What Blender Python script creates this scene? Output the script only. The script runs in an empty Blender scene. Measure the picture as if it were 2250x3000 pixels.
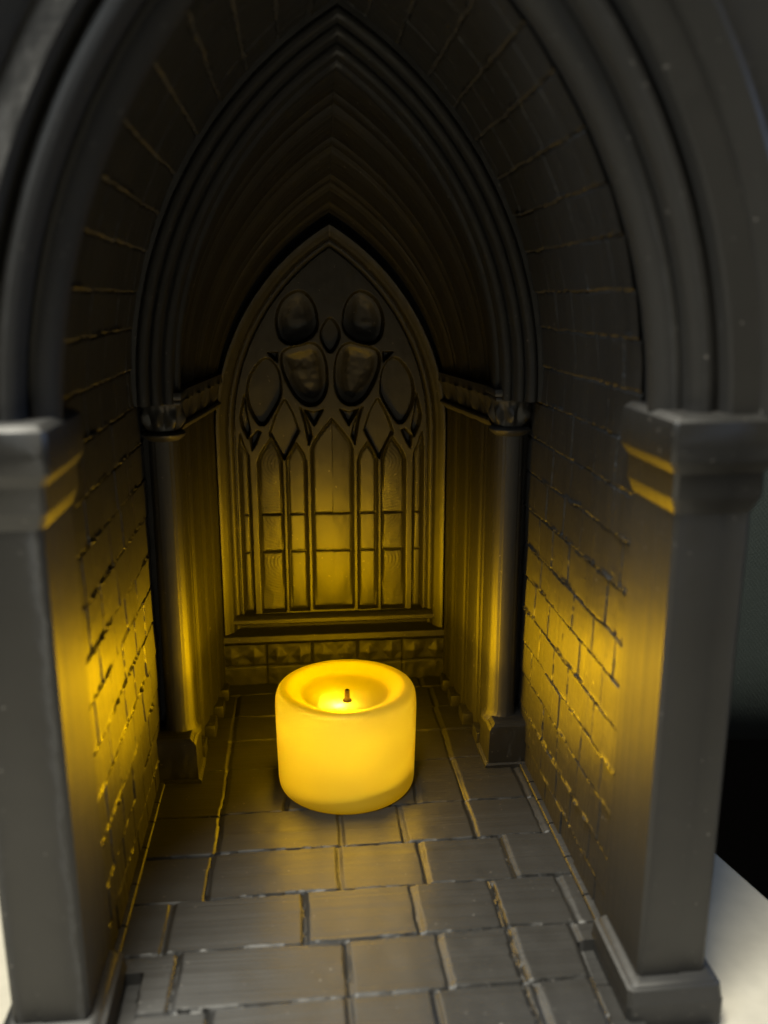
import bpy, bmesh, math, random
import numpy as np
from mathutils import Vector, Matrix

random.seed(7)
RNG = np.random.default_rng(11)
S = 0.01                       # everything below is written in centimetres
sc = bpy.context.scene
COL = sc.collection
R = math.radians

# ------------------------------------------------------------------ materials
def new_mat(name):
    m = bpy.data.materials.new(name); m.use_nodes = True
    nt = m.node_tree; nt.nodes.clear()
    return m, nt, nt.nodes, nt.links

def black_plastic(name, base=(0.017, 0.0165, 0.0155), rough=0.50, bump=0.5, spec=0.75, aniso=0.65):
    """black printed plastic: layers stacked along Y leave fine parallel lines on every face"""
    m, nt, N, L = new_mat(name)
    out = N.new('ShaderNodeOutputMaterial'); p = N.new('ShaderNodeBsdfPrincipled')
    L.new(p.outputs[0], out.inputs[0])
    tc = N.new('ShaderNodeTexCoord')
    def noise(scale, detail=2.0, rough_=0.5):
        mp = N.new('ShaderNodeMapping'); mp.inputs['Scale'].default_value = scale
        L.new(tc.outputs['Object'], mp.inputs[0])
        n = N.new('ShaderNodeTexNoise'); n.inputs['Scale'].default_value = 1.0
        n.inputs['Detail'].default_value = detail; n.inputs['Roughness'].default_value = rough_
        L.new(mp.outputs[0], n.inputs[0]); return n
    fine = noise((14, 1500, 14), 1.0)
    mid = noise((9, 520, 9), 2.0)
    lump = noise((160, 160, 160), 3.0)
    big = noise((28, 28, 28), 4.0, 0.6)
    speck = noise((900, 900, 900), 1.0)
    a = N.new('ShaderNodeMath'); a.operation = 'MULTIPLY_ADD'
    L.new(fine.outputs['Fac'], a.inputs[0]); a.inputs[1].default_value = 0.6
    L.new(mid.outputs['Fac'], a.inputs[2])
    b = N.new('ShaderNodeMath'); b.operation = 'MULTIPLY_ADD'
    L.new(lump.outputs['Fac'], b.inputs[0]); b.inputs[1].default_value = 0.7
    L.new(a.outputs[0], b.inputs[2])
    bp = N.new('ShaderNodeBump'); bp.inputs['Strength'].default_value = bump
    bp.inputs['Distance'].default_value = 0.0006
    L.new(b.outputs[0], bp.inputs['Height']); L.new(bp.outputs[0], p.inputs['Normal'])
    # colour: faint blotches and a few pale dust specks that belong to the surface
    cr = N.new('ShaderNodeValToRGB')
    cr.color_ramp.elements[0].position = 0.3; cr.color_ramp.elements[1].position = 0.72
    cr.color_ramp.elements[0].color = (base[0]*.82, base[1]*.82, base[2]*.82, 1)
    cr.color_ramp.elements[1].color = (base[0]*1.18, base[1]*1.18, base[2]*1.18, 1)
    L.new(big.outputs['Fac'], cr.inputs[0])
    sr = N.new('ShaderNodeValToRGB')
    sr.color_ramp.elements[0].position = 0.735; sr.color_ramp.elements[1].position = 0.80
    sr.color_ramp.elements[0].color = (0, 0, 0, 1); sr.color_ramp.elements[1].color = (0.35, 0.35, 0.35, 1)
    L.new(speck.outputs['Fac'], sr.inputs[0])
    mx = N.new('ShaderNodeMix'); mx.data_type = 'RGBA'
    L.new(sr.outputs[0], mx.inputs['Factor']); L.new(cr.outputs[0], mx.inputs['A'])
    mx.inputs['B'].default_value = (0.35, 0.33, 0.3, 1)
    L.new(mx.outputs['Result'], p.inputs['Base Color'])
    rr = N.new('ShaderNodeMapRange'); rr.inputs['To Min'].default_value = rough-0.07; rr.inputs['To Max'].default_value = rough+0.10
    L.new(mid.outputs['Fac'], rr.inputs[0]); L.new(rr.outputs[0], p.inputs['Roughness'])
    p.inputs['Specular IOR Level'].default_value = spec
    # printed layers are planes of constant Y: their ridges spread the sheen along Y
    p.inputs['Anisotropic'].default_value = aniso
    if aniso:
        cx = N.new('ShaderNodeCombineXYZ')
        for i_, v_ in enumerate((.02, 1, .03)): cx.inputs[i_].default_value = v_
        L.new(cx.outputs[0], p.inputs['Tangent'])
    return m

PLA = black_plastic('black printed plastic', rough=0.50, bump=.45)
PLA_WIN = black_plastic('black printed plastic window', rough=0.52, bump=.45, aniso=0)
PLA_FLOOR = black_plastic('black printed plastic floor', rough=0.50, bump=0.22)
PLA_OUT = black_plastic('black printed plastic front', rough=0.55, bump=0.25)
PLA_COL = black_plastic('black printed plastic shaft', rough=0.62, bump=0.45, spec=1.0, aniso=0)
PLA_CAP = black_plastic('black printed plastic capital', rough=0.44, bump=0.25, aniso=.6)

def wax_mat():
    m, nt, N, L = new_mat('ivory wax shell')
    out = N.new('ShaderNodeOutputMaterial')
    dif = N.new('ShaderNodeBsdfDiffuse'); tr = N.new('ShaderNodeBsdfTranslucent')
    gl = N.new('ShaderNodeBsdfGlossy'); gl.inputs['Roughness'].default_value = 0.42
    dif.inputs[0].default_value = (0.80, 0.70, 0.12, 1)
    tr.inputs[0].default_value = (0.95, 0.86, 0.16, 1)
    tc = N.new('ShaderNodeTexCoord')
    n = N.new('ShaderNodeTexNoise'); n.inputs['Scale'].default_value = 55; n.inputs['Detail'].default_value = 2
    n.inputs['Distortion'].default_value = 1.4
    mp = N.new('ShaderNodeMapping'); mp.inputs['Scale'].default_value = (0.5, 0.5, 1.3); mp.inputs['Rotation'].default_value = (0.3, 0.25, 0)
    L.new(tc.outputs['Object'], mp.inputs[0]); L.new(mp.outputs[0], n.inputs[0])
    mr = N.new('ShaderNodeMapRange'); mr.inputs['From Min'].default_value = .3; mr.inputs['From Max'].default_value = .7
    mr.inputs['To Min'].default_value = 0.42; mr.inputs['To Max'].default_value = 0.66
    L.new(n.outputs['Fac'], mr.inputs[0])
    m1 = N.new('ShaderNodeMixShader'); L.new(mr.outputs[0], m1.inputs[0])
    L.new(dif.outputs[0], m1.inputs[1]); L.new(tr.outputs[0], m1.inputs[2])
    fr = N.new('ShaderNodeFresnel'); fr.inputs[0].default_value = 1.42
    m2 = N.new('ShaderNodeMixShader'); L.new(fr.outputs[0], m2.inputs[0])
    L.new(m1.outputs[0], m2.inputs[1]); L.new(gl.outputs[0], m2.inputs[2])
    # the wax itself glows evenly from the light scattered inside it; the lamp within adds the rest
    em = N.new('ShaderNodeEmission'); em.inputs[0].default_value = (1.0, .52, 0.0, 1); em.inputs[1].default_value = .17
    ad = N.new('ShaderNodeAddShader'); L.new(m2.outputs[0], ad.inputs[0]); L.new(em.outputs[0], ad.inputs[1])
    L.new(ad.outputs[0], out.inputs[0])
    return m

def simple(name, col, rough=0.5, metal=0.0, noise=None, amp=0.12, bump=0.0):
    m, nt, N, L = new_mat(name)
    out = N.new('ShaderNodeOutputMaterial'); p = N.new('ShaderNodeBsdfPrincipled')
    L.new(p.outputs[0], out.inputs[0])
    p.inputs['Base Color'].default_value = (*col, 1); p.inputs['Roughness'].default_value = rough
    p.inputs['Metallic'].default_value = metal
    if noise:
        tc = N.new('ShaderNodeTexCoord'); n = N.new('ShaderNodeTexNoise'); n.inputs['Scale'].default_value = noise
        n.inputs['Detail'].default_value = 5
        L.new(tc.outputs['Object'], n.inputs[0])
        cr = N.new('ShaderNodeValToRGB')
        cr.color_ramp.elements[0].position = .3; cr.color_ramp.elements[1].position = .7
        cr.color_ramp.elements[0].color = tuple(c*(1-amp) for c in col)+(1,)
        cr.color_ramp.elements[1].color = tuple(min(1, c*(1+amp)) for c in col)+(1,)
        L.new(n.outputs['Fac'], cr.inputs[0]); L.new(cr.outputs[0], p.inputs['Base Color'])
        if bump:
            b = N.new('ShaderNodeBump'); b.inputs['Strength'].default_value = bump; b.inputs['Distance'].default_value = .0004
            L.new(n.outputs['Fac'], b.inputs['Height']); L.new(b.outputs[0], p.inputs['Normal'])
    return m

def fabric_mat():
    m, nt, N, L = new_mat('dark green woven fabric')
    out = N.new('ShaderNodeOutputMaterial'); p = N.new('ShaderNodeBsdfPrincipled'); L.new(p.outputs[0], out.inputs[0])
    p.inputs['Roughness'].default_value = .95; p.inputs['Specular IOR Level'].default_value = .15
    tc = N.new('ShaderNodeTexCoord')
    outs = []
    for rot in (R(38), R(-52)):
        mp = N.new('ShaderNodeMapping'); mp.inputs['Rotation'].default_value = (0, rot, 0)
        L.new(tc.outputs['Object'], mp.inputs[0])
        w = N.new('ShaderNodeTexWave'); w.inputs['Scale'].default_value = 210; w.inputs['Distortion'].default_value = 1.5
        w.inputs['Detail'].default_value = 2; w.inputs['Detail Scale'].default_value = 2
        L.new(mp.outputs[0], w.inputs[0]); outs.append(w)
    mu = N.new('ShaderNodeMath'); mu.operation = 'MULTIPLY'
    L.new(outs[0].outputs['Fac'], mu.inputs[0]); L.new(outs[1].outputs['Fac'], mu.inputs[1])
    cr = N.new('ShaderNodeValToRGB')
    cr.color_ramp.elements[0].color = (.030, .037, .033, 1); cr.color_ramp.elements[1].color = (.080, .096, .086, 1)
    L.new(mu.outputs[0], cr.inputs[0]); L.new(cr.outputs[0], p.inputs['Base Color'])
    b = N.new('ShaderNodeBump'); b.inputs['Strength'].default_value = .7; b.inputs['Distance'].default_value = .0008
    L.new(mu.outputs[0], b.inputs['Height']); L.new(b.outputs[0], p.inputs['Normal'])
    return m

WAX = wax_mat()
BRASS = simple('brass wick tube', (.42, .27, .09), .35, .8, 900, .25)
WICK_BLACK = simple('dark wick mouth', (.02, .012, .008), .8)  # near-black colour for the inside of the tube mouth
WAXRING = simple('amber wick collar', (.30, .13, .03), .5)
WHITEP = simple('white battery base', (.7, .68, .6), .5)
TABLE = simple('beige laminate', (.47, .44, .365), .55, 0, 260, .05, .05)
GROUND = simple('dark carpet', (.13, .115, .10), .95, 0, 300, .3)
FABRIC = fabric_mat()

# ------------------------------------------------------------------ mesh helpers
def make(name, verts, faces, mat, parent=None, smooth=35, flip=False):
    v = np.asarray(verts, float) * S
    me = bpy.data.meshes.new(name)
    if flip: faces = [tuple(reversed(f)) for f in faces]
    me.from_pydata([tuple(p) for p in v], [], [tuple(int(i) for i in f) for f in faces])
    me.validate(); me.update()
    me.materials.append(mat)
    if smooth:
        me.polygons.foreach_set('use_smooth', [True]*len(me.polygons))
        me.set_sharp_from_angle(angle=R(smooth))
    o = bpy.data.objects.new(name, me); COL.objects.link(o)
    if parent is not None: o.parent = parent
    return o

class MB:
    def __init__(s): s.v = []; s.f = []
    def add(s, vs, fs):
        b = len(s.v); s.v.extend([tuple(p) for p in vs]); s.f.extend([tuple(i+b for i in f) for f in fs])
    def grid(s, P, closed_u=False, closed_v=False):
        """P[i][j] -> quads"""
        P = np.asarray(P, float); n, m = P.shape[:2]; b = len(s.v)
        s.v.extend([tuple(p) for p in P.reshape(-1, 3)])
        for i in range(n if closed_u else n-1):
            for j in range(m if closed_v else m-1):
                i2, j2 = (i+1) % n, (j+1) % m
                s.f.append((b+i*m+j, b+i2*m+j, b+i2*m+j2, b+i*m+j2))
    def cap(s, ring, rev=False):
        b = len(s.v); s.v.extend([tuple(p) for p in ring]); f = tuple(range(b, b+len(ring)))
        s.f.append(f[::-1] if rev else f)
    def box(s, x0, x1, y0, y1, z0, z1, c=0.0):
        if x0 > x1: x0, x1 = x1, x0
        bm = bmesh.new(); bmesh.ops.create_cube(bm, size=1)
        for v in bm.verts:
            v.co = Vector(((x0+x1)/2+v.co.x*(x1-x0), (y0+y1)/2+v.co.y*(y1-y0), (z0+z1)/2+v.co.z*(z1-z0)))
        if c: bmesh.ops.bevel(bm, geom=bm.edges[:], offset=c, segments=2, affect='EDGES', profile=.5)
        bm.verts.index_update()
        s.add([v.co[:] for v in bm.verts], [[v.index for v in f.verts] for f in bm.faces]); bm.free()
    def build(s, name, mat, parent=None, smooth=35, flip=False):
        o = make(name, s.v, s.f, mat, parent, smooth, flip)
        bm = bmesh.new(); bm.from_mesh(o.data); bmesh.ops.recalc_face_normals(bm, faces=bm.faces[:]); bm.to_mesh(o.data); bm.free()
        if smooth: o.data.set_sharp_from_angle(angle=R(smooth))
        return o

def vnoise(x, y, seed=0):
    """smooth value noise, numpy, about -1..1"""
    x = np.asarray(x, float); y = np.asarray(y, float)
    xi = np.floor(x).astype(np.int64); yi = np.floor(y).astype(np.int64)
    fx = x-xi; fy = y-yi; fx = fx*fx*(3-2*fx); fy = fy*fy*(3-2*fy)
    def h(a, b):
        n = (a*374761393 + b*668265263 + seed*1274126177) & 0xffffffff
        n = ((n ^ (n >> 13))*1274126177) & 0xffffffff
        return ((n ^ (n >> 16)) & 0xffff)/32767.5-1
    return (h(xi, yi)*(1-fx)+h(xi+1, yi)*fx)*(1-fy)+(h(xi, yi+1)*(1-fx)+h(xi+1, yi+1)*fx)*fy

def sstep(a, b, x):
    t = np.clip((x-a)/(b-a), 0, 1); return t*t*(3-2*t)

# pointed arch: two arcs centred on the springing line at x = -+c
C0, ZS = 5.25, 11.0
def arch(w, t, c=C0, zs=ZS):
    """right half, t 0 (springing) .. 1 (apex): x, z"""
    rad = w+c; th = t*math.acos(c/rad)
    return -c+rad*math.cos(th), zs+rad*math.sin(th)

def arch_sweep(mb, section, n=40, c=C0, zs=ZS, legs=None):
    """section: [(w, y)]; the strip runs over the whole arch; legs = z to which it goes straight down"""
    rows = []
    ts = list(np.linspace(0, 1, n))
    for side in (1, -1):
        seq = []
        if legs is not None: seq.append(None)
        seq += ts
        if side == -1: seq = seq[::-1][1:]
        for t in seq:
            row = []
            for (w, y) in section:
                if t is None: row.append((side*w, y, legs))
                else:
                    x, z = arch(w, t, c, zs); row.append((side*x, y, z))
            rows.append(row)
    mb.grid(rows)

# ------------------------------------------------------------------ things
def thing(name, label, cat, loc=(0, 0, 0)):
    o = bpy.data.objects.new(name, None); o.empty_display_size = .02
    COL.objects.link(o); o.location = [a*S for a in loc]; o['label'] = label; o['category'] = cat
    return o

chapel = thing('chapel_model', 'black 3D-printed model of a gothic chapel niche with pointed arches, brick walls and flagstone floor', 'model building')

# ---- flagstone floor -------------------------------------------------------
def build_floor():
    x = np.arange(-5.25, 5.2501, 0.03); y = np.arange(-9.7, 6.6, 0.03)
    X, Y = np.meshgrid(x, y, indexing='ij')
    jx = X+0.03*vnoise(X*1.1, Y*1.1, 3)+.012*vnoise(X*5, Y*5, 4); jy = Y+0.035*vnoise(X*.9, Y*.9, 5)+.012*vnoise(X*5, Y*5, 6)
    jy = jy - 0.012*X
    rows = [(-9.8, [-3.1, -.45, 1.25, 3.3, 4.5]), (-8.45, [-3.9, -.4, 1.6, 3.18, 4.52]), (-6.9, [-4.25, -1.27, 1.25, 3.07, 4.74]), (-5.25, [-3.5, -.40, 1.62, 3.75]),
            (-3.6, [-3.42, -.30, 1.32, 3.15, 4.93]), (-1.92, [-3.40, -1.7, 1.9, 3.2, 4.9]), (.38, [-3.42, -.9, 1.1, 3.2]), (2.1, [-3.4, .2, 3.2]), (3.7, [-3.38, -1.2, 1.5, 3.25]), (5.3, [-2, .6, 3]), (7, [])]
    yb = [r[0] for r in rows]
    Z = np.zeros_like(X); dmin = np.full_like(X, 9.); dymin = np.full_like(X, 9.); H = np.zeros_like(X)
    rid = np.clip(np.searchsorted(yb, jy.ravel())-1, 0, len(rows)-2).reshape(X.shape)
    for k in range(len(rows)-1):
        m = rid == k
        if not m.any(): continue
        xs = [-6]+rows[k][1]+[6]
        tid = np.clip(np.searchsorted(xs, jx[m])-1, 0, len(xs)-2)
        h = RNG.uniform(-.022, .022, len(xs)); tx = RNG.uniform(-.025, .012, len(xs)); ty = RNG.uniform(-.006, .006, len(xs))
        xa = np.array(xs)[tid]; xb = np.array(xs)[tid+1]
        H[m] = h[tid]+tx[tid]*(jx[m]-(xa+xb)/2)+ty[tid]*(jy[m]-(yb[k]+yb[k+1])/2)
        dx = np.minimum((jx[m]-xa)*.62, xb-jx[m]); dy = np.minimum(jy[m]-yb[k], yb[k+1]-jy[m])
        dmin[m] = dx; dymin[m] = dy
    groove = 1-sstep(0.015, 0.085, dmin)
    Z = H-0.050*groove*(0.75+.35*vnoise(X*1.7, Y*1.7, 8))+0.006*vnoise(X*2.2, Y*2.2, 9)
    Z -= .085*(1-sstep(.004, .034, dymin))*(.8+.3*vnoise(X*1.3, Y*1.3, 12))
    # open channel between the slab and the foot of each front pier
    Z = np.where(Y < -7.42, Z-.26*sstep(4.53, 4.60, np.abs(X)+.012*vnoise(X*0, Y*4, 14)), Z)
    # a crack running through the long joint on the right
    cx = 3.1+.08*vnoise(Y*1.6, Y*0+.5, 21)+.03*vnoise(Y*6, Y*0+.5, 22)
    Z -= .07*(1-sstep(.0, .05, abs(X-cx)))*(Y < -5.4)
    P = np.stack([X, Y, Z], -1)
    mb = MB(); mb.grid(P)
    mb.build('flagstone_floor', PLA_FLOOR, chapel, 50)
build_floor()

mb = MB(); mb.box(-6.7, 6.7, -9.7, 7.4, -0.6, -0.44, .04); mb.build('base_slab', PLA_OUT, chapel)

# ---- brick walls that bend over into the vault ------------------------------
def build_wall(side):
    smax = ZS+math.acos(C0/(2*C0))*2*C0
    s = np.concatenate([np.arange(0, smax, 0.032), [smax]]); y = np.arange(-7.1, 0.75, 0.032)
    SS, Y = np.meshgrid(s, y, indexing='ij')
    seed = 30 if side > 0 else 60
    js = SS+.020*vnoise(SS*1.5, Y*1.5, seed)+.014*vnoise(SS*4, Y*6, seed+1)+.016*vnoise(SS*6, Y*13, seed+11)
    jy = Y+.02*vnoise(SS*3, Y*3, seed+2)+.012*vnoise(SS*8, Y*8, seed+3)
    edges = [0.75]+[1.65+i for i in range(0, 25)]
    edges = [-.3, .75]+[1.65, 2.68, 3.68, 4.66, 5.65, 6.56, 7.62, 8.65, 9.62, 10.65, 11.6, 12.6, 13.5, 14.5, 15.42, 16.4, 17.45, 18.38, 19.3, 20.3, 21.2, 22.6]
    known = {6.56: (-5.95, -4.62, -3.3, -2.0, -.8), 5.65: (-6.62, -5.27, -3.87, -2.45, -1.1), 7.62: (-6.65, -4.1, -2.75, -1.3), 4.66: (-6.0, -4.5, -3.15, -1.9, -.6), 8.65: (-6.05, -4.75, -3.2, -1.7),
             9.62: (-6.0, -4.74, -3.1, -1.5), 10.65: (-5.38, -4.0, -2.4, -.9), 3.68: (-5.6, -3.75, -2.55, -1.2), 2.68: (-6.3, -4.9, -3.2, -1.8, -.5)}
    kl = {6.56: (-6.5, -5.3, -3.75, -2.3, -.9), 5.65: (-5.86, -4.36, -3.0, -1.6), 4.66: (-6.55, -5.1, -3.6, -2.1, -.8)}
    if side < 0: known.update(kl)
    rid = np.clip(np.searchsorted(edges, js.ravel())-1, 0, len(edges)-2).reshape(SS.shape)
    D = np.zeros_like(SS); dmin = np.full_like(SS, 9.)
    for k in range(len(edges)-1):
        m = rid == k
        if not m.any(): continue
        if edges[k] in known: ys = list(known[edges[k]])
        else:
            ys = []; q = -7.1+RNG.uniform(.3, 1.3)
            while q < .7: ys.append(q); q += RNG.uniform(1.1, 1.65)
        ys = [-9]+ys+[3]
        tid = np.clip(np.searchsorted(ys, jy[m])-1, 0, len(ys)-2)
        ya = np.array(ys)[tid]; yb = np.array(ys)[tid+1]
        h = RNG.uniform(-.018, .018, len(ys)); t1 = RNG.uniform(.0, .05, len(ys)); t2 = RNG.uniform(-.012, .012, len(ys))
        D[m] = h[tid]+t1[tid]*(js[m]-edges[k]-.5)*-1+t2[tid]*np.clip(jy[m]-(np.maximum(ya, -7)+np.minimum(yb, 1))/2, -1, 1)
        bd = np.clip(vnoise(jy[m]*.9, js[m]*0+k*7.7, seed+13)+(.22 if edges[k] < 11.3 else -.12), 0, 1)*np.clip(.45+.75*vnoise(jy[m]*7.5, js[m]*0+k*3.1, seed+14), 0, 1.2)
        D[m] += .10*bd*np.exp(-((js[m]-edges[k]-.055)/.034)**2)
        ds = np.minimum(js[m]-edges[k], edges[k+1]-js[m]); dy = np.minimum(jy[m]-ya, yb-jy[m])
        open_ = .55+.45*(vnoise(js[m]*.0+k*3.3, jy[m]*1.3, seed+5))
        dmin[m] = np.minimum(ds*(1.5-.8*np.clip(open_, 0, 1)), dy*1.25)
    deep = (.075+.04*vnoise(SS*.9, Y*.9, seed+7))*np.where(SS > 11.3, .6, 1)
    D = D-deep*(1-sstep(.004, .036, dmin))+.006*vnoise(SS*1.5, Y*1.5, seed+8)+.05*np.clip(vnoise(SS*4.2, Y*4.2, seed+9)-.86, 0, 1)*2
    X = np.where(SS <= ZS, C0, 0.); Z = SS.copy(); NX = np.where(SS <= ZS, 1., 0.); NZ = np.zeros_like(SS)
    up = SS > ZS; th = (SS-ZS)/(2*C0)
    X = np.where(up, -C0+2*C0*np.cos(th), C0); Z = np.where(up, ZS+2*C0*np.sin(th), SS)
    NX = np.where(up, np.cos(th), 1.); NZ = np.where(up, np.sin(th), 0.)
    P = np.stack([side*(X-NX*D), Y, Z-NZ*D], -1)
    mb = MB(); mb.grid(P)
    mb.build('brick_wall', PLA, chapel, 50)
    # thin bead where the wall meets the floor, broken into lengths
    sk = MB(); q = -7.45
    brk = [-6.1, -4.7, -3.3, -2.2, -1.3, -.3]
    for e in brk:
        a = R(0); prof = [(5.3, .0), (5.10, .0), (5.095, .05), (5.12, .085), (5.17, .095), (5.3, .095)]
        g = [[(side*px, yy, pz) for (px, pz) in prof] for yy in (q+.03, e-.02)]
        sk.grid(g, closed_v=True); sk.cap(g[0]); sk.cap(g[1], True); q = e
    sk.build('skirting', PLA, chapel, 40)
for sd in (1, -1): build_wall(sd)

# ---- front piers ------------------------------------------------------------
def ring(off, z, side):
    """pier outline pushed out by off"""
    x0, x1, y0, y1 = 5.22-off, 6.60+off, -9.0-off, -7.0+off*.6
    c = .07
    pts = [(x0+c, y1), (x0, y1-c), (x0, y0+c), (x0+c, y0), (6.03, y0), (6.10, y0+.025), (x1-c, y0+.025), (x1, y0+.025+c), (x1, y1-c), (x1-c, y1)]
    return [(side*px, py, z) for (px, py) in pts]
def stack(mb, prof, side, cap_top=True, cap_bot=True):
    rows = [ring(o, z, side) for (o, z) in prof]
    mb.grid(rows, closed_v=True)
    if cap_bot: mb.cap(rows[0])
    if cap_top: mb.cap(rows[-1], True)
for sd in (1, -1):
    m = MB(); stack(m, [(0, .3), (0, 9.9)], sd); pier = m.build('front_pier', PLA_OUT, chapel, 30)
    m = MB()
    rows = []
    def pring(xi, xo, yf, yb, z, side=sd, c=.08):
        pts = [(xi+c, yb), (xi, yb-c), (xi, yf+c), (xi+c, yf), (xo-c, yf), (xo, yf+c), (xo, yb-c), (xo-c, yb)]
        return [(side*px, py, z) for px, py in pts]
    rows = [pring(4.90, 6.84, -9.38, -7.18, -.45), pring(4.90, 6.84, -9.38, -7.18, .06), pring(4.915, 6.82, -9.36, -7.18, .10), pring(4.93, 6.80, -9.30, -7.18, .32), pring(4.935, 6.81, -9.285, -7.19, .355), pring(5.02, 6.76, -9.22, -7.2, .385),
            pring(5.035, 6.755, -9.21, -7.2, .375), pring(5.05, 6.75, -9.20, -7.2, .39), pring(5.15, 6.7, -9.10, -7.21, .43), pring(5.19, 6.64, -9.04, -7.22, .44)]
    m.grid(rows, closed_v=True); m.cap(rows[0]); m.cap(rows[-1], True)
    m.build('plinth', PLA_OUT, pier, 28)
    m = MB()
    stack(m, [(-.03, 9.70), (0.004, 9.76), (.10, 10.02), (.115, 10.06), (.115, 10.46), (.125, 10.49), (.235, 10.66), (.25, 10.70), (.25, 11.30), (.235, 11.36), (.15, 11.44), (.10, 11.46)], sd)
    m.build('capital', PLA_CAP, pier, 30)

# ---- front arch: two rolls, a deep hollow, the flat front, the hood mould ----------
def roll(cx, cy, r, a0, a1, n=8):
    return [(cx+r*math.cos(R(a)), cy+r*math.sin(R(a))) for a in np.linspace(a0, a1, n)]
sec = [(5.4, -6.8), (5.34, -6.95), (5.36, -7.12)] + roll(5.36, -8.02, .34, 120, 285, 12) + [(5.44, -8.12), (5.49, -8.12)] + roll(5.70, -8.58, .22, 175, 310, 9) + \
      [(5.84, -8.62), (5.85, -8.3), (5.90, -8.2), (5.98, -8.3), (6.0, -8.96), (6.06, -9.02), (6.52, -9.02)]
m = MB(); arch_sweep(m, sec, 46, legs=11.3); fa = m.build('front_arch', PLA_OUT, chapel, 40)
sec = [(6.5, -8.9), (6.54, -9.1), (6.60, -9.16), (6.70, -9.2), (6.80, -9.3), (6.90, -9.34), (7.0, -9.3), (7.04, -9.2), (7.04, -8.9)]
m = MB(); arch_sweep(m, sec, 46, legs=11.3); m.build('hood_mould', PLA_OUT, fa, 40)
# flat front wall above the capitals, round the hood mould
m = MB()
rows = []
for side in (1, -1):
    seq = [None]+list(np.linspace(0, 1, 40))
    if side < 0: seq = seq[::-1][1:]
    for t_ in seq:
        row = []
        for (w_, y_) in [(6.9, -8.6), (6.9, -8.92), (7.5, -8.92), (8.0, -8.92), (8.6, -8.92), (8.62, -8.6), (8.6, -7.6), (6.5, -7.6)]:
            x_, z_ = (w_, 11.3) if t_ is None else arch(w_, t_)
            row.append((side*min(x_, 7.02), y_, z_))
        rows.append(row)
m.grid(rows); m.build('front_wall', PLA_OUT, fa, 40)
# outer shell: wall thickness from the front face round to the back
m = MB(); arch_sweep(m, [(6.4, -8.8), (6.62, -8.8), (6.62, 7.3), (6.3, 7.3)], 30, legs=-.14)
sh = [[(sx*6.7, y, z) for (sx, z) in ((-1, -.14), (-1, 11), (0, 22), (1, 11), (1, -.14))] for y in (7.25, )]
m2 = MB()
pts = [(6.6, -.14)]+[arch(6.6, t) for t in np.linspace(0, 1, 16)]
pts = pts+[(-x, z) for x, z in pts[::-1][1:]]
m.cap([(x, 7.2, z) for x, z in pts]); m.build('outer_shell', PLA_OUT, chapel, 40)

# ---- rib arch and its columns -------------------------------------------------
sec = [(5.45, -.45), (5.12, -.46), (5.10, -.40)] + roll(4.93, -.36, .15, 20, -200, 8)[::1] + [(4.74, -.22)] + roll(4.60, -.16, .14, 60, -190, 8) + [(4.44, .02)] + roll(4.33, .16, .13, 40, -170, 8) + [(4.22, .42), (4.18, .7), (4.30, .95), (4.5, 1.0)]
sec = [(5.45, -.45), (5.14, -.47), (5.11, -.38)]
def half(cx, cy, r, a0, a1, n=7): return roll(cx, cy, r, a0, a1, n)
sec += half(4.98, -.42, .13, -20, -175) + [(4.82, -.30)] + half(4.70, -.28, .12, -20, -185) + [(4.56, -.12), (4.52, -.05)] + half(4.42, -.02, .13, -20, -190) + [(4.29, .22)] + half(4.27, .42, .12, -90, -215) + [(4.22, .66), (4.22, .95)]
m = MB(); arch_sweep(m, sec, 46, legs=10.7); m.build('rib_arch', PLA, chapel, 40)

def terraced(r, cy, n=64, layer=.055):
    """circle section whose y is stepped in printed layers"""
    pts = []
    for k in range(n):
        a = 2*math.pi*k/n; yy = r*math.sin(a)
        yq = round(yy/layer)*layer
        pts.append((r*math.cos(a), cy+.35*yq+.65*yy))
    return pts

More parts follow.
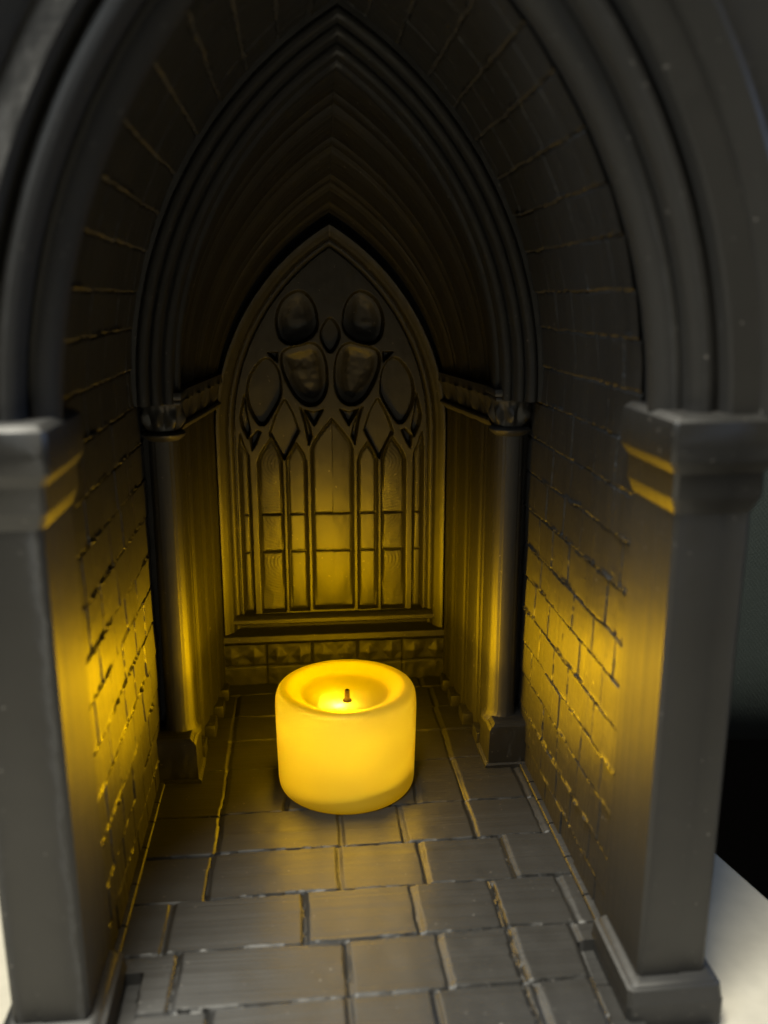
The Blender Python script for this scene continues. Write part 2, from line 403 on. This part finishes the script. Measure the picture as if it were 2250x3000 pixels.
for sd in (1, -1):
    cx, cy = sd*4.69, .62
    m = MB()
    prof = [(.56, 1.15), (.56, 1.24), (.48, 1.32), (.43, 1.42), (.41, 1.6), (.405, 9.5), (.41, 9.85)]
    rows = []
    for (r, z) in prof:
        rows.append([(cx+px, py, z) for px, py in terraced(r, cy, 96)])
    m.grid(rows, closed_v=True); m.cap(rows[-1]); col = m.build('column', PLA_COL, chapel, 25)
    # plinth block with chamfered top edge towards the aisle
    m = MB()
    def pl(xi, yf, yb, z): return [(sd*5.3, yb, z), (sd*xi, yb, z), (sd*xi, yf, z), (sd*5.3, yf, z)]
    rows = [pl(4.08, -.30, 1.0, -.1), pl(4.08, -.30, 1.0, .08), pl(4.17, -.25, .98, .13), pl(4.19, -.25, .97, 1.15), pl(4.25, -.245, .97, 1.26), pl(4.27, -.24, .97, 1.255), pl(4.35, -.2, .96, 1.36), pl(4.40, -.1, .95, 1.37)]
    m.grid(rows, closed_v=True); m.cap(rows[-1]); m.build('plinth', PLA, col, 25)
    # capital: astragal, leafy bell, square abacus
    m = MB()
    rows = []
    for (r, z) in [(.40, 9.68), (.46, 9.72), (.56, 9.80), (.58, 9.86), (.54, 9.92), (.45, 9.95)]:
        rows.append([(cx+r*math.cos(a), cy+r*math.sin(a), z) for a in np.linspace(0, 2*math.pi, 40, endpoint=False)])
    m.grid(rows, closed_v=True)
    rows = []
    for i in range(18):
        f = i/17; z = 9.93+f*.78; r0 = .42+.14*f**2
        row = []
        for a in np.linspace(0, 2*math.pi, 72, endpoint=False):
            leaf = (.5+.5*math.cos(8*a+1.2))**2*(math.sin(math.pi*min(1, f*1.25))**1.4)*.16
            leaf += .05*(.5+.5*math.cos(16*a))*math.sin(math.pi*f)
            sq = 1+.10*f*abs(math.sin(2*a))
            r = r0*sq+leaf
            row.append((cx+r*math.cos(a), cy+r*math.sin(a), z))
        rows.append(row)
    m.grid(rows, closed_v=True)
    m.box(cx-.56, cx+.56, cy-.6, cy+.62, 10.66, 10.78, .03); m.box(cx-.6, cx+.6, cy-.66, cy+.66, 10.785, 11.0, .05)
    m.build('capital', PLA, col, 40)

# ---- splayed jambs and archivolt between rib and window -----------------------------
YA, YB = .9, 6.05
def splay(y):
    f = (y-YA)/(YB-YA); return 4.46-.62*f
rolls = [(1.45, .42), (2.06, .13), (2.75, .48), (3.42, .12), (4.05, .46), (4.68, .12), (5.22, .36), (5.74, .14)]
ys = np.unique(np.concatenate([np.arange(YA, YB+.001, .055), [YB]]))
def bump_at(y):
    b = 0
    for (c, r) in rolls:
        d = abs(y-c)
        if d < r: b = max(b, math.sqrt(r*r-d*d)*(.30 if r > .2 else .55))
    return b-.05
for sd in (1, -1):
    m = MB()
    rows = []
    for z in (-.1, 3, 6, 9.95):
        rows.append([(sd*5.5, YA+.12, z), (sd*4.62, YA+.10, z)]+[(sd*(splay(y)-bump_at(y)), y, z) for y in ys])
    m.grid(rows)
    # stop blocks at the feet of the rolls
    for (c, r) in rolls:
        m.box(sd*(splay(c)+.1), sd*(splay(c)-r*.62-.03), c-r*.8, c+r*.8, -.05, .30+.1*math.sin(c*5), .05)
    jb = m.build('window_jamb', PLA_WIN, chapel, 30)
    m = MB()
    rows = []
    yy = np.linspace(YA+.05, YB-.1, 60)
    for i, (o, z) in enumerate([(.02, 9.78), (.10, 9.84), (.24, 9.95), (.27, 10.02), (.24, 10.08), (.14, 10.10), (.12, 10.2), (.14, 10.4), (.2, 10.6), (.30, 10.72), (.33, 10.78), (.34, 10.98), (.2, 11.02), (-.2, 11.03)]):
        row = []
        for y in yy:
            leaf = 0
            if 10.12 < z < 10.75: leaf = .13*(.5+.5*math.cos(y*4.6+.6))**3*math.sin(math.pi*(z-10.1)/.7)+.05*(.5+.5*math.cos(y*9.2+2*z))
            row.append((sd*(splay(y)-o-leaf), y, z))
        rows.append(row)
    m.grid(rows); m.build('capital', PLA, jb, 40)
m = MB()
def archv(y, n=46):
    f = (y-YA)/(YB-YA); c = 5.25-1.40*f; zs = 11.0-1.75*f; w = splay(y)-bump_at(y)*.9
    return [arch(w, t, c, zs) for t in np.linspace(0, 1, n)]
cols = [archv(y) for y in ys]
n = len(cols[0])
right = [[(cols[j][i][0], ys[j], cols[j][i][1]) for j in range(len(ys))] for i in range(n)]
left = [[(-cols[j][i][0], ys[j], cols[j][i][1]) for j in range(len(ys))] for i in range(n-1, -1, -1)]
m.grid(right+left[1:]); m.build('archivolt', PLA_WIN, chapel, 30)

# ---- blind window ------------------------------------------------------------------
YW = 6.30
POLY = {
'lobe': [(1.09, 13.56), (0.8, 13.49), (0.55, 13.17), (0.45, 12.78), (0.44, 12.38), (0.68, 12.09), (1.13, 11.88), (1.56, 11.97), (1.71, 12.34), (1.71, 12.83), (1.5, 13.29)],
'mouch': [(1.01, 11.80), (1.34, 11.74), (1.6, 11.56), (1.58, 11.09), (1.37, 10.54), (1.07, 10.07), (0.72, 9.86), (0.38, 9.99), (0.17, 10.37), (0.14, 10.88), (0.21, 11.44), (0.4, 11.8), (0.68, 11.90)],
'side': [(2.16, 11.42), (2.46, 11.13), (2.68, 10.75), (2.76, 10.19), (2.62, 9.63), (2.32, 9.16), (2.01, 9.62), (1.68, 10.18), (1.68, 10.59), (1.74, 10.99), (1.93, 11.32)],
'kite': [(-.01, 12.83), (0.34, 12.33), (0.28, 11.95), (-.01, 11.5), (-.3, 11.95), (-.34, 12.33)],
'diamond': [(1.55, 10.03), (1.32, 9.61), (1.14, 9.04), (1.60, 8.11), (2.03, 8.96), (1.83, 9.52)],
's1': [(2.05, 11.62), (1.74, 11.62), (1.75, 11.32), (1.9, 11.45)],
's2': [(2.48, 9.06), (2.37, 9.01), (2.52, 8.65), (2.67, 8.4), (2.72, 8.81), (2.58, 8.93)],
's3': [(0.9, 9.74), (0.58, 9.2), (0.28, 9.74), (0.6, 9.64)],
's4': [(1.04, 9.82), (0.90, 9.3), (0.78, 8.56), (0.66, 8.85), (0.75, 9.24), (0.91, 9.61)],
's5': [(2.86, 10.25), (3.03, 9.53), (2.97, 9.17), (2.80, 8.8), (2.70, 9.06), (2.80, 9.63)],
'lancet_c': [(-.70, 2.72), (.70, 2.72), (.70, 8.4), (.61, 8.65), (.36, 9.0), (0, 9.44), (-.36, 9.0), (-.61, 8.65), (-.70, 8.4)],
'lancet_b': [(.87, 2.68), (1.54, 2.68), (1.54, 8.0), (1.43, 8.27), (1.19, 8.62), (.96, 8.27), (.87, 8.0)],
'lancet_a': [(1.68, 2.66), (2.50, 2.66), (2.50, 8.0), (2.39, 8.3), (2.02, 8.82), (1.77, 8.35), (1.68, 8.0)],
'lancet_o': [(2.76, 2.62), (3.12, 2.62), (3.12, 8.3), (3.06, 8.95), (2.92, 8.5), (2.78, 8.2)],
}
def sdf(poly, X, Z):
    """positive inside"""
    d = np.full(X.shape, 1e9); ins = np.zeros(X.shape, bool); n = len(poly)
    for i in range(n):
        ax, az = poly[i]; bx, bz = poly[(i+1) % n]
        ex, ez = bx-ax, bz-az; L2 = ex*ex+ez*ez
        t = np.clip(((X-ax)*ex+(Z-az)*ez)/L2, 0, 1)
        d = np.minimum(d, np.hypot(X-ax-t*ex, Z-az-t*ez))
        c = ((az > Z) != (bz > Z)) & (X < ex*(Z-az)/(ez if ez else 1e-9)+ax)
        ins ^= c
    return np.where(ins, d, -d)

def chaikin(p, n=2):
    for _ in range(n):
        q = []
        for i in range(len(p)):
            a, b = p[i], p[(i+1) % len(p)]
            q += [(a[0]*.75+b[0]*.25, a[1]*.75+b[1]*.25), (a[0]*.25+b[0]*.75, a[1]*.25+b[1]*.75)]
        p = q
    return p

def build_window():
    st = .025
    x = np.arange(-3.95, 3.951, st); z = np.arange(1.9, 15.7, st)
    X, Z = np.meshgrid(x, z, indexing='ij'); A = np.abs(X)
    cw, wz, ww = 3.84, 9.0, 3.84
    # distance inside the outer pointed arch
    r = np.hypot(A+cw, Z-wz)
    din = np.where(Z < wz, ww-A, (ww+cw)-r)
    best = np.full(X.shape, -9.); kind = np.zeros(X.shape, int)
    for k, (nm, p) in enumerate(POLY.items()):
        if nm in ('lobe', 'mouch', 'side', 'kite'): p = chaikin(p)
        centred = min(q[0] for q in p) < -.005
        d = sdf(p, X if centred else A, Z)
        if nm in ('lobe', 'mouch', 'side', 'diamond'): d = d+.045
        up = d > best; best = np.where(up, d, best); kind = np.where(up, k, kind)
    names = list(POLY)
    # y measured outwards (towards the viewer is negative Y); depth d>0 goes in
    dep = np.zeros_like(X)
    # frame: three mouldings round the edge
    fr = lambda c_, r_: np.sqrt(np.clip(r_*r_-(din-c_)**2, 0, None))
    frame = np.maximum.reduce([np.minimum(fr(.20, .22)*1.3, .20), fr(.50, .09)*1.2])
    base = .30*sstep(.0, .62, din)
    dep = base-frame*.9
    # tracery bars: rounded ridge, openings with steep cove then panel
    out = -best
    ridge = -.07*sstep(0.0, .035, out)
    inside = best > 0
    depth_k = np.array([{'lobe': .32, 'mouch': .30, 'side': .28, 'kite': .24, 'diamond': .22}.get(nm, .21 if nm.startswith('lancet') else .28) for nm in names])[kind]
    cove = depth_k*np.where(np.char.startswith(np.array(names), 'lancet')[kind], .8, 1)*sstep(-.005, .05, best)
    tr = .30+np.where(din > .6, ridge+cove, 0)
    dep = np.where(din > .62, tr, dep)
    # bowls in the foils: hollow, with a small boss pattern
    foil = np.isin(kind, [names.index('lobe'), names.index('mouch')]) & inside
    dep = dep+np.where(foil, .12*sstep(.05, .5, best)+(.022*vnoise(X*3, Z*3, 77)+.008*vnoise(X*7, Z*7, 78))*sstep(.1, .3, best), 0)
    # panels of the lancets: faceted, a little pillowed, split by two cross joints
    lan = np.isin(kind, [i for i, nm in enumerate(names) if nm.startswith('lancet')]) & inside
    zj = [6.13, 4.80]
    cell = np.where(Z > zj[0], 2, np.where(Z > zj[1], 1, 0))
    lip = np.zeros_like(X)
    for q in zj:
        lip += .07*np.exp(-((Z-q+.01*np.sign(X))/.028)**2)
    hsh = np.sin(kind*12.9+cell*4.1+np.sign(X)*2.3)*43758.5; hsh = hsh-np.floor(hsh)
    ctr = np.select([kind == names.index('lancet_c'), kind == names.index('lancet_b'), kind == names.index('lancet_a')], [0, 1.2, 2.09], 2.94)
    u = (A-ctr); zc = np.select([cell == 0, cell == 1], [3.75, 5.45], 7.2)
    pil = .05*np.cos(np.clip(u*1.6, -1.5, 1.5))+.03*np.cos(np.clip((Z-zc)*.9, -1.5, 1.5))
    facet = .10*np.clip(np.abs(u)*.55+(.55-(Z-2.7))*.45, 0, .4)*(cell == 0)
    tilt = (hsh-.5)*.10*(Z-zc)*.6+(hsh-.5)*.12*u
    wood = np.isin(kind, [names.index('lancet_a')])
    rr = np.hypot((u+.5)*1.0, (Z-(zc+.7))*1.2)
    terr = np.where(wood, .012*(np.floor(rr/.12)-rr/.12), 0)+np.where(wood, -.06*np.cos(rr*1.9), 0)
    dep = dep+np.where(lan, (lip-pil+facet+tilt*.6+terr*.8)*sstep(.02, .12, best), 0)
    dep += .004*vnoise(X*6, Z*2, 5)
    Yv = YW-.28+dep
    keep = din > -.02
    nx, nz = X.shape
    idx = np.arange(nx*nz).reshape(nx, nz)
    q = keep[:-1, :-1] & keep[1:, :-1] & keep[1:, 1:] & keep[:-1, 1:]
    pane = (inside & (best > .055) & (din > .62))
    pq = pane[:-1, :-1] & pane[1:, :-1] & pane[1:, 1:] & pane[:-1, 1:]
    V = np.stack([X, Yv, Z], -1).reshape(-1, 3)
    def emit(mask, name, parent, extra=None):
        f = np.stack([idx[:-1, :-1][mask], idx[1:, :-1][mask], idx[1:, 1:][mask], idx[:-1, 1:][mask]], -1)
        u_, inv = np.unique(f, return_inverse=True); f = inv.reshape(f.shape)
        mb = MB(); mb.v = [tuple(p) for p in V[u_]]; mb.f = [tuple(t) for t in f]
        if extra: extra(mb)
        return make(name, mb.v, mb.f, PLA_WIN, parent, 40)
    def backing(mb):
        mb.box(-4.4, 4.4, 7.0, 7.18, -.1, 18.2)
    win = emit(q & ~pq, 'blind_window', chapel, backing)
    # every panel of the window a piece of its own
    lab = np.where(pane, kind*10+np.where(lan, cell, 0)+np.where(X < 0, 1000, 0)*(~np.isin(kind, [names.index('lancet_c'), names.index('kite')])), -1)
    l4 = np.where(pq, lab[:-1, :-1], -1)
    for c in np.unique(l4):
        if c < 0: continue
        nm = names[(int(c) % 1000)//10]
        emit(l4 == c, 'foil_panel' if nm in ('lobe', 'mouch', 'side', 'kite') else ('window_panel' if nm.startswith('lancet') else 'tracery_panel'), win)
    # sill, stepped, and the carved apron below it
    prof = [(6.4, 2.62), (6.16, 2.60), (6.10, 2.56), (6.00, 2.46), (5.98, 2.34), (6.06, 2.28), (6.20, 2.24), (6.22, 2.12), (6.14, 2.06), (5.80, 2.0), (5.74, 1.95), (5.72, 1.76), (5.78, 1.70), (5.98, 1.66), (6.2, 1.62), (6.24, 1.50), (6.24, 1.3)]
    mb = MB(); xs = np.linspace(-3.95, 3.95, 30)
    mb.grid([[(xx, py+.006*math.sin(xx*7), pz) for (py, pz) in prof] for xx in xs]); mb.build('window_sill', PLA_WIN, win, 30)
    x = np.arange(-4.1, 4.101, .04); z = np.arange(-.1, 1.52, .04)
    X, Z = np.meshgrid(x, z, indexing='ij')
    px = 1.62; uu = (X+px*20) % px; band = (Z > .72)
    dm = np.abs(((X+px*20) % (px/2))-px/4)+np.abs(Z-1.08)*1.0
    D = .10*np.clip(.36-dm, 0, 1)*band*2.2-.06*np.exp(-((uu-px/2)/.03)**2)-.06*np.exp(-((Z-.70)/.03)**2)+.02*vnoise(X*2, Z*2, 91)+.015*vnoise(X*5, Z*5, 92)
    mb = MB(); mb.grid(np.stack([X, 6.12-D, Z], -1)); mb.build('window_apron', PLA_WIN, win, 45)
build_window()

# ------------------------------------------------------------------ candle
CAND = (.02, -.40, 0)
candle = thing('led_candle', 'short ivory wax LED pillar candle glowing yellow on the chapel floor', 'candle', CAND)
candle.scale = (.985, .985, 1.10)
def lathe(prof, n=96, tilt=0):
    rows = []
    for (r, z) in prof:
        rows.append([(r*math.cos(a), r*math.sin(a), z) for a in np.linspace(0, 2*math.pi, n, endpoint=False)])
    return rows
from math import sin, cos
def smooth_prof(pts, k=4):
    """Catmull-Rom"""
    o = []
    for i in range(len(pts)-1):
        p0 = pts[max(i-1, 0)]; p1 = pts[i]; p2 = pts[i+1]; p3 = pts[min(i+2, len(pts)-1)]
        for j in range(k):
            t = j/k
            o.append(tuple(.5*((2*p1[d])+(-p0[d]+p2[d])*t+(2*p0[d]-5*p1[d]+4*p2[d]-p3[d])*t*t+(-p0[d]+3*p1[d]-3*p2[d]+p3[d])*t**3) for d in (0, 1)))
    return o+[pts[-1]]
outer = smooth_prof([(1.80, -.03), (1.90, .02), (1.95, .16), (1.965, .5), (1.985, 1.2), (2.0, 1.9), (1.998, 2.2), (1.98, 2.40), (1.93, 2.53), (1.85, 2.595), (1.74, 2.61), (1.6, 2.595), (1.42, 2.53), (1.29, 2.465)], 4)
inner = [(1.268, 2.44)] + smooth_prof([(1.24, 2.40), (1.10, 2.30), (.85, 2.22), (.45, 2.17), (.12, 2.15)], 4)
m = MB(); m.grid(lathe(outer+inner), closed_v=True); m.cap(lathe([(.12, 2.15)])[0])
body = m.build('wax_body', WAX, candle, 28)
rows = lathe([(0.01, .02), (1.78, .02), (1.78, .30), (1.7, .34), (.01, .34)], 48)
rows = [[(px, py, pz+(.10+.15*(px-py)/1.7 if i > 1 else 0)) for (px, py, pz) in row] for i, row in enumerate(rows)]  # hidden top tilted to keep inner light off the lower front-right wax
m = MB(); m.grid(rows, closed_v=True); m.build('battery_base', WHITEP, candle, 30)
wx, wy = .04, .06
m = MB(); rows = [[(wx+p[0], wy+p[1], p[2]) for p in row] for row in lathe([(.075, 2.14), (.072, 2.44), (.062, 2.455), (.05, 2.45)], 20)]
m.grid(rows, closed_v=True); wk = m.build('wick', BRASS, candle, 40)
m = MB(); rows = [[(wx+p[0], wy+p[1], p[2]) for p in row] for row in lathe([(.05, 2.45), (.045, 2.40), (.001, 2.39)], 20)]
m.grid(rows, closed_v=True); m.build('wick_mouth', WICK_BLACK, wk, 40)
m = MB(); rows = [[(wx+p[0], wy+p[1], p[2]) for p in row] for row in lathe([(.13, 2.14), (.125, 2.18), (.10, 2.195), (.06, 2.19)], 24)]
m.grid(rows, closed_v=True); m.build('wick_collar', WAXRING, wk, 40)

def lamp(name, kind, loc, energy, color, **kw):
    l = bpy.data.lights.new(name, kind); l.energy = energy; l.color = color
    tgt = kw.pop('target', None); par = kw.pop('parent', None)
    for k, v in kw.items(): setattr(l, k, v)
    o = bpy.data.objects.new(name, l); COL.objects.link(o); o.location = Vector(loc)*S
    if tgt is not None:
        d = Vector(tgt)-Vector(loc); o.rotation_euler = d.to_track_quat('-Z', 'Y').to_euler()
    if par is not None: o.parent = par
    return o
LED = (1.0, .545, .0)
RIM_FILL_POWER = .27
WAX_FILL_POWER = .009
RIM_FILL_CURVE = [(-1, 0), (-.5, 0), (-.3, .03), (-.2, .08), (-.12, .26), (0, .74), (.12, 1), (.25, 1), (.40, .92), (.6, .50), (.75, .22), (.85, .12), (.94, .08), (1, .0)]
lamp('led_inside', 'POINT', (-.40, .25, 1.50), .0118, (1.0, .57, .0), shadow_soft_size=.6*S, parent=candle)
lamp('led_under_pool', 'POINT', (-.22, -.26, 2.00), .0085, (1.0, .74, .20), shadow_soft_size=.08*S, parent=candle)
# added unseen lamp above the rim, lights the walls in place of the wax (with a chosen
# light distribution, like an IES profile: strongest a little above the horizontal, almost nothing straight up)
rim_lamp = lamp('rim_fill', 'POINT', (-.1, -.2, 2.80), RIM_FILL_POWER, LED, shadow_soft_size=.35*S, parent=candle)
rim_lamp.data.use_nodes = True
nt = rim_lamp.data.node_tree; em = nt.nodes['Emission']
tcn = nt.nodes.new('ShaderNodeTexCoord'); sx = nt.nodes.new('ShaderNodeSeparateXYZ')
nt.links.new(tcn.outputs['Normal'], sx.inputs[0])
cv = nt.nodes.new('ShaderNodeFloatCurve')
mrn = nt.nodes.new('ShaderNodeMapRange'); mrn.inputs['From Min'].default_value = -1; mrn.inputs['From Max'].default_value = 1
nt.links.new(sx.outputs['Z'], mrn.inputs[0]); nt.links.new(mrn.outputs[0], cv.inputs['Value'])
pts = cv.mapping.curves[0].points
for q in RIM_FILL_CURVE[1:-1]: pts.new((q[0]+1)/2, q[1])
pts[0].location = (0, RIM_FILL_CURVE[0][1]); pts[len(pts)-1].location = (1, RIM_FILL_CURVE[-1][1])
for q in pts: q.handle_type = 'VECTOR'
cv.mapping.update()
cl = nt.nodes.new('ShaderNodeMath'); cl.operation = 'MAXIMUM'; cl.inputs[1].default_value = 0
nt.links.new(cv.outputs[0], cl.inputs[0]); nt.links.new(cl.outputs[0], em.inputs['Strength'])

# added unseen area lamps hugging the wax, boosting its glow on floor and walls
for k in range(8):
    a = 2*math.pi*k/8
    lamp('wax_fill', 'AREA', (2.06*math.cos(a), 2.06*math.sin(a), 1.55), WAX_FILL_POWER, LED, shape='RECTANGLE', size=1.5*S, size_y=1.5*S,
         target=(9*math.cos(a), 9*math.sin(a), 1.55), parent=candle)

# ------------------------------------------------------------------ table and surroundings
tb = MB(); tb.box(-24, 9.6, -40, 14, -4.6, -.6, .12)
t = tb.build('table', TABLE, None, 30)
c_, s_ = math.cos(R(12.4)), math.sin(R(12.4))
t.data.transform(Matrix.Translation(Vector((9.6*S, -4.9*S, 0))) @ Matrix.Rotation(R(12.4), 4, 'Z') @ Matrix.Translation(Vector((-9.6*S, 4.9*S, 0))))
t['label'] = 'beige matt table top under the black chapel, its edge showing at lower right'; t['category'] = 'table'

m = MB()
xs = np.linspace(-45, 75, 61); zs = np.linspace(-9.2, 45, 40)
rows = []
for xx in xs:
    col_ = []
    for zz in zs:
        edge = 1-min(1, (zz+9.2)/5)
        col_.append((xx, 14.5+.7*math.sin(xx*.11+.5)+.25*math.sin(xx*.37)+.04*zz+edge**2*2.2, zz))
    rows.append(col_)
m.grid(rows)
back = [[(p[0], p[1]+2.5, p[2]) for p in r] for r in rows]
m.grid(back); m.grid([[r[0] for r in rows], [r[0] for r in back]]); m.grid([[r[-1] for r in rows], [r[-1] for r in back]])
fb = m.build('fabric_panel', FABRIC, None, 40)
fb['label'] = 'dark green woven fabric of a seat back behind the chapel, at the right edge'; fb['category'] = 'fabric'
m = MB(); m.box(-200, 200, -200, 200, -46, -45); g = m.build('ground', GROUND, None, 0); g['kind'] = 'structure'

# ------------------------------------------------------------------ room light
w = bpy.data.worlds.new('World'); sc.world = w; w.use_nodes = True
bg = w.node_tree.nodes['Background']; bg.inputs[0].default_value = (.95, .93, .86, 1); bg.inputs[1].default_value = .008
lamp('room_lamp', 'AREA', (-15, -27, 80), 12.5, (1.0, .95, .80), shape='RECTANGLE', size=24*S, size_y=20*S, target=(0, -10, 0))
lamp('facade_fill', 'AREA', (-21, -24, 31), .52, (.90, .97, 1.0), shape='RECTANGLE', size=10*S, size_y=10*S, target=(-6, -9, 17))  # added fill to brighten the left of the facade, no real source
lamp('blue_light', 'AREA', (34, -12, 20), .30, (.45, .62, 1.0), shape='RECTANGLE', size=8*S, size_y=14*S, target=(6, -9, 15))  # weak bluish area light from the right

# ------------------------------------------------------------------ camera
F = 2550.0; TH = math.atan(625/F); PS = math.atan(265/F*math.cos(TH))
cam = bpy.data.cameras.new('camera'); co = bpy.data.objects.new('camera', cam); COL.objects.link(co)
co.location = (-1.17*S, -22.81*S, 13.33*S)
co.rotation_euler = (math.pi/2-TH, 0, -PS)
cam.sensor_fit = 'HORIZONTAL'; cam.sensor_width = 36; cam.lens = 36*F/2250
cam.clip_start = .005; cam.clip_end = 20
cam.dof.use_dof = True; cam.dof.focus_distance = 26*S; cam.dof.aperture_fstop = 17
sc.camera = co

sc.view_settings.view_transform = 'Standard'; sc.view_settings.look = 'None'
sc.view_settings.exposure = 0; sc.view_settings.gamma = 1; sc.view_settings.use_curve_mapping = False
sc.render.engine = 'CYCLES'
sc.cycles.use_denoising = True
sc.cycles.max_bounces = 8; sc.cycles.diffuse_bounces = 5; sc.cycles.glossy_bounces = 4
sc.cycles.sample_clamp_indirect = 4.0
sc.cycles.caustics_reflective = False; sc.cycles.caustics_refractive = False
